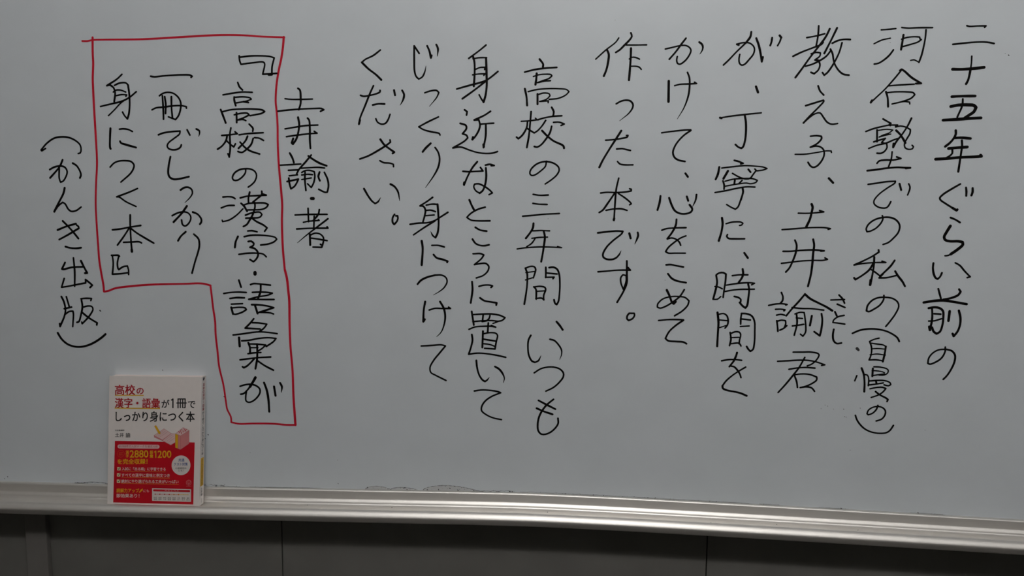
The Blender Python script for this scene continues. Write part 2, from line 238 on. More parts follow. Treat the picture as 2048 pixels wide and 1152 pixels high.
INK_DATA = '''#col 1
23:5710,15730 5745,15720 5853,15725 5972,15726 5955,15706|25:5536,15473 5687,15488 5846,15502 6006,15500 6101,15481
41:5557,15125 5667,15123 5873,15136 5989,15150|23:5808,15306 5810,15211 5805,15129|32:5805,15129 5794,15036 5780,14966 5758,14919
37:5573,14739 5694,14746 5896,14748|28:5727,14706 5729,14645 5719,14586 5693,14515 5669,14450|44:5568,14600 5680,14621 5807,14623 5888,14615 5919,14586 5895,14527 5834,14480 5774,14438|42:5474,14406 5671,14418 5855,14432 5999,14439
33:5661,14260 5665,14207 5633,14135 5585,14076 5530,14030|37:5655,14153 5748,14157 5876,14146|40:5579,14002 5700,14014 5838,14024|28:5632,13986 5635,13933 5603,13897 5558,13867|40:5408,13848 5571,13858 5756,13876 5942,13884 6045,13893 6033,13908|30:5756,14118 5765,14041 5758,13933 5749,13814 5738,13670
28:5779,13492 5662,13419 5550,13341 5505,13288 5515,13261 5595,13205 5693,13145|38:5693,13145 5754,13109 5763,13121|30:5863,13442 5873,13382 5875,13322|33:5956,13434 5960,13377 5947,13329
28:5677,13003 5746,12975 5814,12934|40:5682,12881 5635,12791 5605,12718 5626,12675 5692,12658 5810,12659 5869,12648 5878,12611 5807,12537 5717,12468|24:5717,12468 5683,12449 5636,12442
29:5575,11953 5597,11885 5623,11805|33:5872,11950 5896,11915 5866,11865 5774,11820 5657,11793|38:5380,11744 5516,11769 5646,11780 5802,11762 5994,11731|33:5457,11661 5534,11675 5606,11667 5663,11625 5676,11525 5671,11412 5643,11311 5597,11279 5553,11309 5525,11371|31:5505,11659 5516,11559 5515,11459 5497,11333|29:5541,11579 5636,11574|24:5470,11467 5548,11472 5653,11506|36:5484,11383 5497,11333|38:5760,11620 5753,11477|33:5891,11632 5920,11530 5922,11418 5893,11317 5844,11247 5826,11284
26:5735,11080 5737,11011 5694,10915 5614,10850 5532,10816 5501,10828 5508,10904 5557,10981 5638,11034 5745,11047|29:5745,11047 5830,11026 5882,10964 5883,10863 5838,10735 5785,10642 5740,10590
31:5480,12331 5477,12267 5496,12169 5526,12113 5556,12098|28:5556,12098 5590,12133 5610,12189|26:5790,12341 5856,12304 5933,12219 6016,12138 5975,12125
#col 2
23:4529,15680 4626,15686 4732,15697|21:4439,15486 4548,15538 4663,15563|26:4716,15399 4661,15321 4583,15251 4516,15211 4460,15201|23:4813,15711 4903,15702 5042,15707 5240,15707|25:5151,15676 5149,15570 5134,15442 5113,15325 5083,15223|19:5083,15223 5013,15258 4965,15251|30:4843,15608 4834,15513 4822,15402|21:4821,15548 4889,15571 5004,15582 5068,15576 5078,15547|23:5093,15541 5055,15510 4941,15472 4845,15445
30:4825,15110 4848,15125 4884,15104 4994,15010 5134,14927 5060,14925|23:4843,15110 4740,14975 4632,14845 4521,14733 4442,14654|31:4444,14656 4460,14686|23:4681,14893 4792,14902 4931,14910 5038,14916|28:4648,14808 4676,14727 4691,14597|23:4670,14796 4774,14807 4938,14807 5032,14795 5054,14768 5013,14721 4900,14674 4744,14635|21:4819,14654 4923,14670 4988,14662 4993,14635
26:4632,14421 4683,14392 4744,14359 4722,14338 4740,14328|24:4398,14241 4501,14281 4641,14317 4722,14333 4841,14335 4815,14312|26:4556,14263 4566,14096|19:4568,14257 4690,14273 4779,14264 4729,14222 4648,14192 4591,14162 4649,14180 4753,14206|24:4519,14093 4594,14117 4681,14144 4631,14084 4703,14066 4712,14012 4675,13952 4629,13928 4576,13930|24:4453,13997 4563,14042 4702,14078 4794,14120 4863,14145|26:5030,14433 4981,14318 4907,14193 4842,14103 4798,14013|33:4803,14067 4800,14019|23:4815,14306 4875,14321 4958,14306 5025,14270 5023,14217 4981,14133 4956,14073 4965,14013 5014,13987 5072,13996 5084,14026 5063,14047|31:4826,14258 4883,14204 4934,14133 4967,14079|24:4788,13950 4782,13844 4748,13724|26:4584,13783 4612,13817 4706,13832 4812,13832 4919,13855 4856,13878|28:4452,13676 4584,13692 4725,13714 4889,13727 4960,13723 5060,13721 4996,13713
24:4476,13477 4596,13495 4737,13518 4861,13525 4856,13501 4754,13427 4641,13335 4575,13243 4578,13195 4641,13146 4737,13133 4771,13148 4799,13191 4814,13227|28:4922,13489 4951,13399|24:5052,13490 5073,13442 5067,13388 5047,13327
26:4706,13021 4717,12976 4691,12909 4624,12834 4543,12790 4501,12783 4487,12820 4513,12888 4593,12956 4698,12992 4805,12998 4889,12972 4946,12918 4965,12863 4949,12777 4883,12690 4816,12627 4743,12597
26:4683,12515 4690,12484 4601,12421 4450,12338 4344,12287|24:4344,12287 4475,12311 4618,12326 4798,12331 4743,12349|29:4628,12409 4628,12266 4613,12117 4596,11992|38:4598,12067 4593,11994|29:4614,12303 4565,12216 4462,12127 4375,12069 4355,12094|24:4576,12234 4651,12186 4733,12125|29:4924,12364 4873,12282 4794,12194 4727,12125|26:4772,12163 4716,12100 4824,12105 4965,12141|31:4941,12203 4990,12129 5055,12050 5095,11982
26:4801,11839 4802,11783 4753,11694 4660,11624 4596,11591 4563,11603 4573,11678 4628,11755 4710,11800 4830,11811 4939,11792 5009,11737 5025,11675 4989,11574 4924,11466 4857,11372
27:4379,11258 4485,11307 4605,11329 4727,11329 4861,11304 4973,11252 5037,11203 5066,11150
22:4771,11193 4700,11174 4635,11140|24:4635,11140 4663,11074 4674,10998 4666,10922 4645,10858|22:4661,11115 4740,11104 4838,11091 4876,11069|29:4876,11069 4869,10978 4847,10837|19:4678,11030 4768,11036 4872,11028|19:4655,10937 4749,10952 4878,10937|24:4645,10858 4743,10863 4847,10850
22:4480,10613 4454,10533|29:4543,10730 4579,10639 4600,10498 4603,10370|22:4586,10633 4635,10625 4657,10564 4657,10461|22:4722,10755 4810,10753 4909,10730 4934,10706 4925,10661 4878,10634 4805,10632|29:4708,10729 4707,10610|19:4698,10696 4765,10695 4851,10682 4882,10666|22:4708,10619 4781,10634 4877,10647|24:4665,10536 4786,10548 4895,10547 4970,10519 4984,10489 4949,10469 4887,10483|24:4656,10474 4765,10490 4873,10512|27:4764,10539 4777,10493|24:4684,10416 4780,10439 4865,10444 4915,10427 4882,10378 4812,10324 4710,10283|27:4769,10375 4836,10325 4924,10282 4956,10258 4946,10228
24:4815,10163 4800,10105 4743,10038 4683,10013 4664,10030 4679,10082 4738,10129 4816,10147 4891,10127 4930,10083 4928,10018 4883,9952 4805,9921
25:4494,9999 4522,9928 4583,9846 4660,9783 4761,9743 4872,9731 4969,9745 5016,9781 5062,9860
#col 3
26:3649,15742 3647,15613 3628,15461|24:3489,15577 3627,15602 3740,15631|26:3307,15315 3426,15373 3577,15432 3703,15484 3723,15513|28:3807,15700 3757,15589 3669,15461 3548,15296 3438,15131 3355,15013|24:3563,15349 3633,15369 3692,15361 3688,15319 3621,15261|26:3621,15261 3674,15255 3695,15190 3675,15119 3619,15066 3573,15086|26:3489,15173 3588,15202 3703,15260 3783,15319 3835,15389|28:3909,15711 3830,15530 3748,15354|26:3853,15497 3935,15535 4028,15550 4103,15547|26:3990,15503 3957,15365 3883,15201 3807,15083 3764,15045 3736,15083|26:3831,15413 3863,15354 3894,15224 3959,15118 4032,15059 4113,15045
26:3685,14894 3715,14822 3771,14763|26:3522,14610 3629,14644 3772,14689 3777,14674 3704,14584 3591,14464 3503,14362|24:3507,14366 3592,14446 3661,14494 3731,14507 3782,14447 3833,14381 3882,14351 3930,14345 3991,14355
26:3613,14171 3701,14179 3767,14170 3775,14141 3719,14068 3620,14012|26:3620,14012 3697,14029 3769,14014 3813,13972 3823,13900 3792,13815 3724,13735 3671,13719 3628,13747 3598,13792|21:3406,13907 3548,13910 3714,13935 3856,13960 3921,13958 3926,13936
33:3909,13561 3974,13495
34:3681,13180 3698,13137 3687,13057 3668,12958 3620,12841|24:3495,13045 3616,13044 3760,13055 3862,13068 3800,13088|24:3271,12798 3458,12814 3627,12830 3771,12836 3892,12835 3971,12821 3941,12811
27:3302,12475 3402,12477 3571,12494 3765,12502 3898,12491 3850,12486|24:3286,12295 3410,12312 3579,12335 3748,12346 3894,12349 3953,12365 3916,12386|29:3466,12644 3494,12573 3488,12461 3446,12323 3402,12222 3356,12166|32:3730,12660 3749,12576 3741,12452 3737,12290 3723,12127 3691,11957
27:3306,11856 3331,11793 3328,11730 3299,11694|25:3128,11657 3232,11680 3330,11686 3398,11675 3380,11668|25:3233,11599 3309,11603 3371,11594 3357,11579|25:3252,11511 3313,11525 3370,11513|27:3259,11425 3273,11336 3282,11266|25:3263,11418 3329,11436 3385,11430 3393,11389 3378,11332 3410,11354 3366,11312 3310,11283|29:3653,11837 3561,11716 3469,11606 3394,11504|32:3653,11837 3729,11773 3855,11709 3980,11648 4065,11595|24:3474,11632 3615,11619 3762,11619 3940,11601|27:3543,11545 3559,11393 3527,11211|24:3521,11534 3593,11561 3655,11559 3668,11496 3690,11345 3689,11256 3655,11198 3616,11229|22:3543,11475 3635,11468|25:3493,11351 3579,11365 3658,11380|32:3770,11511 3750,11365|29:3910,11546 3927,11451 3919,11299 3903,11210 3817,11271
24:4035,11756 4235,11767|27:4150,11834 4204,11778 4238,11712|27:4133,11695 4247,11647
27:4105,11579 4135,11519|24:4242,11527 4158,11506 4094,11455 4084,11416 4163,11408 4259,11395
29:4103,11313 4094,11226 4111,11138 4156,11098 4226,11107
25:3523,10951 3649,10954 3796,10957 3895,10935 3907,10910 3864,10826 3794,10766 3743,10746|25:3300,10804 3446,10815 3605,10829 3753,10829 3878,10807 4000,10767 3954,10756|25:3474,10685 3611,10711 3734,10720 3858,10713|27:3699,10873 3623,10717 3543,10599 3438,10454 3330,10321|27:3562,10586 3597,10497 3614,10407|25:3555,10602 3665,10618 3789,10612 3890,10576 3892,10531 3821,10471 3737,10430 3654,10406|27:3654,10406 3750,10421 3824,10406 3870,10355
#col 4
24:2494,15490 2588,15511 2672,15507 2733,15465 2753,15418 2739,15347 2676,15264 2625,15207 2580,15191 2547,15217 2536,15276 2545,15345|31:2500,15488 2524,15478|31:2696,15663 2686,15595 2624,15507|24:2624,15507 2498,15383 2383,15259 2316,15194|31:2771,15573 2810,15477 2839,15370 2865,15240 2877,15305|28:2997,15579 2990,15517 2975,15469|31:3102,15610 3126,15581|24:3126,15581 3111,15528 3080,15466
34:2797,14885 2830,14802
24:2296,14432 2464,14460 2680,14485 2890,14507|31:2296,14436 2318,14429|31:2651,14481 2673,14379 2681,14234 2672,14100 2646,14009 2623,13993|27:2623,13993 2579,14009 2537,14045
27:2529,13815 2601,13796 2660,13772 2626,13764|32:2314,13715 2298,13610 2268,13534|22:2351,13701 2519,13722 2688,13738 2858,13730 2955,13719 3010,13698 2957,13676 2867,13663|32:2443,13658 2382,13545|24:2510,13624 2598,13576 2684,13546 2769,13552 2815,13614 2855,13669 2833,13690|29:2739,13684 2774,13643|27:2375,13513 2396,13451 2396,13390|22:2406,13507 2526,13538 2696,13549 2817,13546 2877,13522 2856,13492 2772,13473 2723,13483 2578,13465 2409,13433|27:2549,13526 2544,13471|24:2655,13521 2614,13477|24:2266,13339 2411,13365 2580,13403 2726,13427 2847,13424|29:2665,13416 2677,13355 2649,13232|24:2667,13306 2643,13219 2610,13126 2575,13095 2519,13119 2444,13162
32:2383,12963 2396,12882 2384,12757 2350,12620|24:2446,12876 2516,12898 2589,12907 2662,12904 2694,12886 2676,12860 2646,12853|27:2474,12715 2463,12690 2489,12659 2587,12653 2728,12655
32:2733,12444 2789,12368
30:2332,12098 2349,11991 2329,11864 2300,11736|27:2332,12107 2374,12135 2436,12141 2476,12119 2472,12005 2458,11879 2448,11767|22:2320,11929 2376,11922 2430,11896|22:2303,11734 2365,11737 2413,11779|25:2571,12098 2671,12112 2800,12114|32:2719,12201 2730,12123 2710,12060 2670,11999|25:2490,11953 2591,11972 2713,11989 2836,11995 2904,11988 2862,11964|25:2472,11856 2594,11881 2717,11893 2841,11896 2905,11899|30:2810,11976 2828,11898 2822,11759 2808,11644 2785,11612 2747,11637 2695,11693|27:2613,11783 2673,11769 2712,11738 2707,11693
32:2373,11534 2393,11394 2391,11214 2388,11015|25:2396,11506 2460,11520 2511,11492 2536,11422 2529,11345 2494,11296|22:2383,11422 2521,11412|20:2401,11298 2517,11339|27:2731,11515 2724,11452 2725,11362|27:2730,11526 2807,11523 2883,11493 2926,11418 2940,11252 2941,11073 2924,10976 2888,10949 2855,10981 2829,11021|25:2736,11442 2868,11429|25:2722,11326 2852,11337|27:2574,11231 2590,11129 2573,11028|25:2591,11219 2645,11243 2708,11240 2732,11203 2719,11119 2715,11061|22:2581,11152 2705,11160|25:2585,11058 2715,11068 2744,11027
25:2464,10791 2563,10811 2663,10815 2763,10806|32:2690,10923 2674,10861 2640,10782|27:2640,10782 2583,10703|27:2599,10714 2655,10703 2714,10642 2748,10585 2765,10537|25:2828,10702 2745,10649 2636,10569 2539,10475 2492,10402|30:2492,10402 2500,10363 2570,10333 2684,10314 2773,10293 2862,10256
#col 5
24:1466,15426 1569,15449 1677,15473 1762,15475 1817,15446 1839,15404 1815,15333 1757,15255 1686,15208 1650,15220 1636,15268 1644,15318|27:1761,15579 1701,15500 1620,15387 1529,15280|t29:1955,15522 1996,15490 2010,15445 1996,15392 1969,15352
34:1531,14966 1537,14667|24:1619,14899 1696,14918 1817,14923 1938,14930 1907,14949|t27:1799,15090 1829,15016 1837,14884 1823,14752 1768,14583 1674,14416
24:1451,14214 1622,14237 1792,14255 1877,14258|27:1878,14250 1770,14170 1665,14042 1626,13925 1653,13852 1709,13815 1808,13794
32:1820,13619 1858,13568
32:1463,13280 1453,13183 1425,13071|30:1592,13253 1633,13148 1685,13061 1761,13022 1847,13019 1920,13045 1941,13089 1898,13153|32:1853,13276 1875,13214|t27:1995,13306 1985,13225 1944,13128
25:1499,12769 1570,12793 1681,12804 1857,12811|30:1712,12934 1705,12849 1652,12736 1585,12641|25:1585,12637 1649,12654 1724,12630 1769,12587 1787,12544|25:1861,12688 1785,12656 1688,12586 1604,12509 1566,12446 1607,12424 1706,12425 1861,12427
27:1580,12246 1650,12251 1737,12234 1838,12218|30:1611,12111 1669,12043 1745,12006 1886,11980
33:1602,11863 1646,11775 1687,11674 1713,11655 1741,11687|25:1864,11873 1803,11771 1706,11687 1595,11614 1508,11583 1468,11599 1471,11644 1542,11722 1653,11760 1778,11767 1879,11754 1940,11704 1926,11640 1848,11549 1732,11470
25:1494,11393 1640,11409 1765,11413 1868,11411|28:1868,11406 1755,11322 1658,11224 1605,11119 1644,11084 1764,11074 1877,11068 1926,11043
#col 6
22:782,15588 741,15529 597,15416 450,15284|32:615,15416 641,15355 635,15247 610,15127 576,15040|29:957,15659 973,15611 935,15552 864,15480 798,15415 744,15381|22:894,15486 1022,15485 1192,15487|32:965,15438 964,15294 958,15150 948,14982|22:945,15285 978,15309 1039,15306 1095,15282|22:957,15180 1043,15180 1092,15168 1124,15135
t27:769,14636 836,14673 909,14689 977,14677 1015,14631 1013,14582 963,14503 825,14387
25:625,14102 714,14108 838,14125 948,14153 954,14174 933,14173|30:854,14243 788,14136 681,13964 585,13797 540,13700|25:792,13973 879,13978 941,13964 997,13952|25:809,13788 847,13751 922,13739 1040,13740
25:569,13317 659,13328 808,13327 958,13338 1025,13353 1025,13376 1000,13384|27:834,13541 801,13376 788,13152 779,12907|35:781,12939 776,12914|28:777,13314 687,13176 602,13056 553,13024|25:834,13312 935,13247 1018,13179 1031,13160 1006,13144|25:655,13058 765,13079 889,13083 971,13060
28:540,12717 673,12734 823,12748 917,12744 899,12708 776,12605 678,12503 624,12394 631,12350 689,12317 783,12320 833,12347|t25:833,12347 870,12391 898,12451|33:1014,12715 1036,12640|t30:1139,12730 1147,12686 1101,12553
25:556,12124 712,12139 863,12154 1045,12157 1007,12197|30:988,12296 993,12108 994,11955 947,11826 857,11660|25:976,12076 934,12084 904,12043 906,11966 944,11864|35:989,12069 991,11980 958,11877
28:1044,11494 1120,11496 1127,11464 1097,11412 1041,11385 1013,11410 1020,11462 1045,11492
#col 7
30:-381,15287 -327,15214 -330,15178|27:-602,15100 -472,15132 -324,15154 -123,15167|32:-422,15079 -427,14996 -438,14917|22:-471,15035 -397,15059 -297,15069 -210,15063 -195,15044 -234,15008 -321,14978 -401,14950|22:-408,14945 -308,14966 -215,14974|30:-596,14856 -570,14740 -559,14612|22:-546,14814 -419,14844 -269,14857 -95,14857 29,14844 65,14813 18,14765 -93,14716 -229,14701|32:-405,14779 -403,14630|22:-386,14774 -318,14794 -231,14783 -218,14752 -267,14704 -372,14669 -279,14677 -242,14679 -244,14652
30:-190,14584 -158,14520 -166,14459|25:-394,14400 -325,14422 -188,14449 -36,14460|23:-644,14377 -525,14385 -406,14400 -432,14424|28:-498,14520 -514,14298 -528,14150 -555,13989|28:-550,14372 -561,14286 -623,14175 -685,14119 -713,14143|25:-555,14274 -498,14237 -447,14206 -398,14237 -330,14311 -277,14391|25:-159,14363 -74,14366 1,14339 -46,14317|28:-186,14305 -209,14213 -270,14114 -344,14027 -400,13996 -442,14004|30:-329,14240 -259,14170 -157,14090 -6,14016 5,13982
25:-258,13786 -270,13711 -339,13642 -426,13581 -479,13572 -505,13603 -490,13660 -416,13735 -328,13773 -240,13780 -139,13753 -73,13700 -62,13650 -98,13581 -173,13512 -270,13445
25:-450,13288 -346,13274 -220,13280|25:-452,13152 -369,13141 -236,13137|25:-606,12956 -443,12971 -291,12988 -48,13003
31:-439,12849 -447,12780 -490,12703 -553,12620|23:-453,12735 -313,12742 -192,12738|23:-461,12621 -362,12635 -222,12643|23:-413,12615 -463,12544 -539,12492|23:-685,12455 -564,12474 -360,12490 -156,12491 -4,12484 -68,12501|31:-281,12731 -263,12649 -277,12496 -295,12368 -313,12266
28:-554,12162 -527,12083 -525,11903 -542,11748 -564,11605|26:-554,12160 -484,12189 -420,12187 -396,12149 -412,12072 -430,12014|20:-546,12093 -419,12113|21:-551,11980 -437,12018|28:-241,12180 -239,12088 -241,12023|26:-238,12026 -111,12031 -129,12006|26:-227,12093 -67,12080|28:-190,12176 -126,12184 -68,12154 -35,12078 -22,11937 -24,11796 -40,11654 -65,11608 -91,11627 -107,11681|28:-422,11876 -389,11841 -381,11686|26:-409,11876 -326,11886 -249,11869 -238,11831 -266,11753 -265,11675|23:-370,11808 -248,11817|26:-387,11696 -297,11703 -261,11678
33:-63,11342 -8,11278 34,11217
28:-457,11119 -492,11046 -499,10915 -481,10797 -432,10713 -386,10697|t26:-386,10697 -335,10722 -295,10804|t28:-159,11064 -94,11048 -29,10985 21,10901 23,10829 -4,10749
26:-397,10529 -294,10597 -178,10627 -74,10625 4,10598 56,10541 57,10481 -6,10387 -95,10305 -211,10243
29:-89,10117 -182,10037 -252,9949 -309,9833 -331,9699 -319,9605 -272,9553 -207,9553 -123,9592 -46,9668 -10,9736 -15,9816|31:-323,10092 -208,10034 -57,9961|31:-350,9966 -245,9922 -101,9877
#col 8
25:-1185,15496 -1275,15424 -1444,15303|30:-1381,15333 -1359,15254 -1355,15059 -1366,14894|23:-1381,15297 -1287,15312 -1174,15314|33:-1183,15308 -1175,15083 -1171,14900 -1189,14753 -1217,14661|25:-1217,14661 -1248,14704 -1284,14768|23:-1342,15142 -1273,15169 -1198,15171 -1204,15138|23:-1384,15062 -1298,15074 -1197,15077 -1216,15053|28:-1625,14854 -1448,14903 -1247,14955 -1159,14992 -1003,15110|28:-1172,14979 -1347,14845 -1539,14710
28:-1504,14546 -1466,14519 -1474,14469|28:-1570,14345 -1484,14315 -1474,14271 -1534,14190 -1471,14166 -1455,14128 -1508,14078 -1680,13978|25:-1680,13978 -1559,13991 -1431,13948 -1304,13911 -1164,13897 -1063,13906 -999,13927|28:-1110,14525 -1206,14464 -1357,14395 -1288,14398|28:-1288,14398 -1268,14321 -1287,14241 -1343,14147 -1381,14104|33:-1375,14141 -1384,14104|25:-1262,14334 -1167,14342 -1060,14349|30:-1180,14334 -1181,14160 -1213,13986|38:-1213,14030 -1209,13996
26:-1526,13627 -1443,13622 -1315,13628 -1219,13634 -1258,13686|28:-1306,13773 -1379,13685 -1455,13547 -1508,13420|36:-1504,13458 -1509,13430|28:-1182,13722 -1112,13735 -1048,13717 -1093,13715|31:-1175,13680 -1168,13549 -1186,13423 -1224,13334 -1268,13299|26:-1268,13299 -1326,13334 -1359,13396 -1346,13434 -1288,13441 -1199,13404 -1109,13342 -1073,13304 -1124,13277
31:-1425,13194 -1389,13112 -1350,13040|26:-1181,13087 -1286,13056 -1401,12991 -1463,12929 -1401,12889 -1285,12878 -1106,12880
28:-1331,12778 -1259,12738 -1156,12722|28:-1374,12596 -1328,12533 -1257,12502 -1180,12499 -1118,12513
26:-1365,12371 -1244,12375 -1198,12355 -1230,12303 -1343,12204|26:-1343,12204 -1243,12223 -1165,12225 -1120,12183 -1132,12112 -1203,12040 -1312,11998
31:-1378,11940 -1370,11810 -1397,11608|26:-1269,11869 -1189,11889 -1098,11890 -1059,11878 -1082,11854|29:-1252,11689 -1187,11647 -1096,11631 -992,11616 -999,11583
29:-1381,11474 -1347,11263|26:-1361,11426 -1225,11436 -1069,11441 -939,11422 -861,11388 -899,11348 -964,11330 -1068,11339 -1198,11332 -1361,11315|26:-1201,11429 -1211,11331|26:-1095,11419 -1107,11373 -1146,11335 -1217,11318|23:-964,11326 -1048,11293|26:-1422,11193 -1328,11232 -1197,11245 -1067,11248 -1005,11236 -1074,11262|29:-1120,11300 -1129,11156|29:-1203,11168 -1211,10911|26:-1197,11128 -1093,11148 -1001,11139 -975,11107 -994,11008 -1012,10892 -1176,10899|26:-1209,11045 -1013,11018|23:-1189,10971 -1091,10960 -1013,10932|29:-1377,11111 -1366,11026 -1391,10907 -1424,10800|26:-1424,10800 -1273,10820 -1090,10808 -959,10788 -844,10764
29:-1304,10704 -1292,10592 -1258,10473 -1205,10395 -1166,10372|t26:-1166,10372 -1133,10394 -1098,10440|t31:-1010,10612 -944,10574 -885,10496 -862,10430 -877,10361
26:-1333,10215 -1217,10235 -1086,10232 -954,10213 -918,10198|26:-918,10198 -1059,10135 -1163,10056 -1215,9967 -1215,9900 -1135,9835 -1030,9791 -901,9767
#col 9
28:-2196,15379 -2272,15490 -2272,15282 -2266,15110 -2241,15037 -2203,15002|t25:-2203,15002 -2152,15030 -2114,15098 -2092,15196|30:-2075,15489 -2041,15415 -2018,15312 -2006,15348|t30:-1936,15506 -1911,15451 -1920,15336
t25:-2113,14798 -2019,14827 -1930,14832 -1898,14802 -1923,14741 -2042,14595
26:-1902,14441 -2058,14369 -2205,14292|26:-2205,14292 -2135,14251 -2007,14217 -1891,14193 -1879,14170
33:-2022,14045 -2097,13976 -2146,13917|t28:-1955,13983 -1911,13920 -1885,13820 -1904,13695 -1968,13568 -2104,13375
28:-1992,13229 -2085,13162 -2189,13097 -2137,13092 -2105,13035 -2114,12958 -2144,12849|26:-2092,13109 -2007,13125 -1917,13123|31:-1917,13123 -1904,12960 -1901,12794 -1917,12679 -1949,12614|t26:-1949,12614 -1988,12640 -2023,12706|26:-2098,13028 -2020,13033 -1949,13011|23:-2098,12948 -1969,12960|26:-2346,12812 -2215,12832 -2073,12841 -1956,12877 -1852,12942 -1756,13003|26:-1956,12868 -2112,12773 -2291,12651
34:-2164,12558 -2149,12445 -2165,12186|26:-2005,12492 -1904,12493 -1811,12470|31:-1979,12350 -1930,12299 -1852,12281 -1758,12250 -1767,12233
31:-2231,11886 -2178,11946 -2074,11999 -1956,12031|t26:-1956,12031 -1852,12033 -1787,11998 -1767,11933 -1813,11841 -1891,11775 -1982,11721
32:-2111,11614 -2134,11483 -2141,11299 -2117,11336|26:-2048,11484 -1956,11512 -1851,11512 -1714,11515 -1744,11536|t31:-1878,11619 -1819,11515 -1796,11385 -1818,11240 -1864,11133 -1930,11066
26:-2176,10912 -2009,10925 -1851,10938 -1792,10921|26:-1792,10921 -1877,10816 -1983,10681 -2036,10573 -2023,10493 -1957,10455 -1782,10371
#col 10
26:-2789,15431 -2897,15352 -3026,15291 -3075,15250|31:-3075,15250 -2976,15155 -2861,15069 -2778,14991
26:-3101,14761 -3057,14747 -2954,14761 -2838,14791 -2799,14813 -2799,14834|28:-2899,14905 -2954,14791 -3033,14604 -3113,14417 -3132,14327|36:-3115,14392 -3129,14336|28:-2914,14617 -2826,14634 -2730,14632|26:-2867,14411 -2842,14361 -2777,14330 -2719,14343 -2674,14405 -2647,14478|31:-2583,14837 -2568,14763|t31:-2459,14834 -2430,14778 -2441,14704 -2490,14614
31:-2800,14102 -2741,14023 -2651,13955 -2586,13911 -2610,13892|29:-2650,14093 -2644,14061 -2702,14017 -2845,13929 -2989,13852 -3122,13804|26:-2810,13780 -2756,13752 -2652,13743 -2601,13726 -2598,13690
34:-3062,13351 -3008,13256|29:-3008,13256 -2943,13167 -2891,13126|t26:-2891,13126 -2845,13152 -2804,13217|t31:-2647,13424 -2590,13393 -2532,13311 -2506,13171
29:-2586,12963 -2616,12914 -2617,12837 -2593,12809 -2554,12851 -2534,12902 -2540,12941 -2566,12940
#col 11
31:-4074,14866 -4044,14841 -4034,14729 -4039,14629 -4067,14547|24:-4280,14711 -4188,14701 -4018,14701 -3849,14706|26:-4396,14523 -4205,14543 -4021,14556 -3812,14564 -3714,14564 -3676,14546 -3728,14521
26:-4290,14256 -4158,14277 -3974,14305 -3772,14315|26:-4271,14137 -4134,14157 -3950,14179 -3786,14192 -3831,14220|32:-4081,14430 -4065,14327 -4080,14214 -4116,14100 -4170,14026 -4189,14043 -4164,14110|31:-3932,14418 -3909,14391 -3899,14265 -3902,14088 -3895,13962
32:-4223,13887 -4181,13808 -4162,13744|26:-4381,13702 -4223,13711 -4051,13722|26:-4251,13624 -4092,13633|26:-4239,13540 -4107,13556|29:-4247,13504 -4236,13412 -4217,13341 -4164,13374 -4130,13419 -4095,13490 -4274,13452|29:-3884,13860 -3984,13745 -4079,13643 -4120,13572|32:-3930,13845 -3852,13791 -3748,13734 -3644,13697|24:-4052,13658 -3907,13667 -3775,13673 -3677,13663|29:-3987,13599 -3992,13477 -3979,13318|26:-4040,13592 -3987,13621 -3908,13625 -3842,13606 -3833,13543 -3852,13440 -3893,13363 -3951,13420|24:-4041,13554 -3948,13565 -3869,13560|24:-4042,13484 -3890,13510|32:-3757,13600 -3778,13530 -3755,13469|29:-3682,13597 -3634,13493 -3620,13391 -3640,13295 -3676,13291 -3775,13336
48:-3896,13194 -3863,13194
27:-4159,12936 -3973,12946 -3649,12952|29:-3950,13041 -3946,12835|29:-3771,13024 -3788,12953 -3869,12855|24:-4029,12824 -3949,12841 -3776,12856 -3789,12869|27:-3854,12920 -3864,12745|27:-4137,12719 -3951,12731 -3639,12738 -3652,12758|t27:-3637,12884 -3818,12748 -3979,12627 -4131,12502|35:-3929,12641 -3926,12472|27:-3919,12628 -3846,12657 -3766,12645 -3714,12592 -3715,12527 -3743,12438 -3883,12440|27:-3907,12579 -3794,12565 -3655,12543|29:-3763,12485 -3730,12468
#col 12
26:-4985,15354 -4980,15279 -4960,15227 -4791,15248 -4607,15259 -4588,15234 -4622,15079 -4481,15085 -4402,15091|26:-4966,15335 -4814,15351 -4657,15353 -4501,15342 -4436,15321 -4472,15191 -4478,15091|39:-4527,15073 -4481,15076
29:-5020,14955 -4992,14886 -4947,14842|26:-5260,14769 -5120,14792 -4961,14811 -4795,14807|32:-5082,14735 -5083,14691 -5062,14606|24:-5076,14732 -4937,14739 -4831,14723 -4812,14704 -4886,14676 -5058,14647|29:-4939,14666 -4860,14654|32:-5303,14546 -5263,14439 -5229,14344|26:-5274,14515 -5127,14546 -4968,14555 -4783,14555 -4639,14540 -4606,14518 -4653,14490 -4746,14471 -4839,14454|29:-5052,14500 -5054,14350|26:-5090,14467 -4970,14492 -4877,14490 -4854,14465 -4946,14420 -5046,14388 -4946,14395 -4907,14379
29:-4856,14326 -4798,14262 -4803,14218|27:-5022,14163 -4899,14180 -4637,14197|27:-5299,14152 -5179,14162 -5048,14179 -5084,14208|29:-5149,14268 -5168,14172 -5169,13956 -5189,13822 -5208,13873|29:-5213,14147 -5235,14070 -5304,13987 -5372,13942|27:-5228,14077 -5170,14020 -5111,13979 -5083,14026|29:-4887,14142 -4922,14072 -5036,13957|26:-4775,14120 -4702,14113 -4634,14078|29:-4798,14110 -4831,14021 -4906,13944 -4987,13893 -5047,13908|29:-5009,14052 -4932,13970 -4853,13919 -4702,13871
27:-4931,13631 -4936,13586 -4984,13522 -5066,13467 -5126,13466 -5148,13501 -5116,13572 -5035,13626 -4941,13644 -4848,13638 -4782,13600 -4760,13542 -4786,13459 -4841,13400 -4898,13361
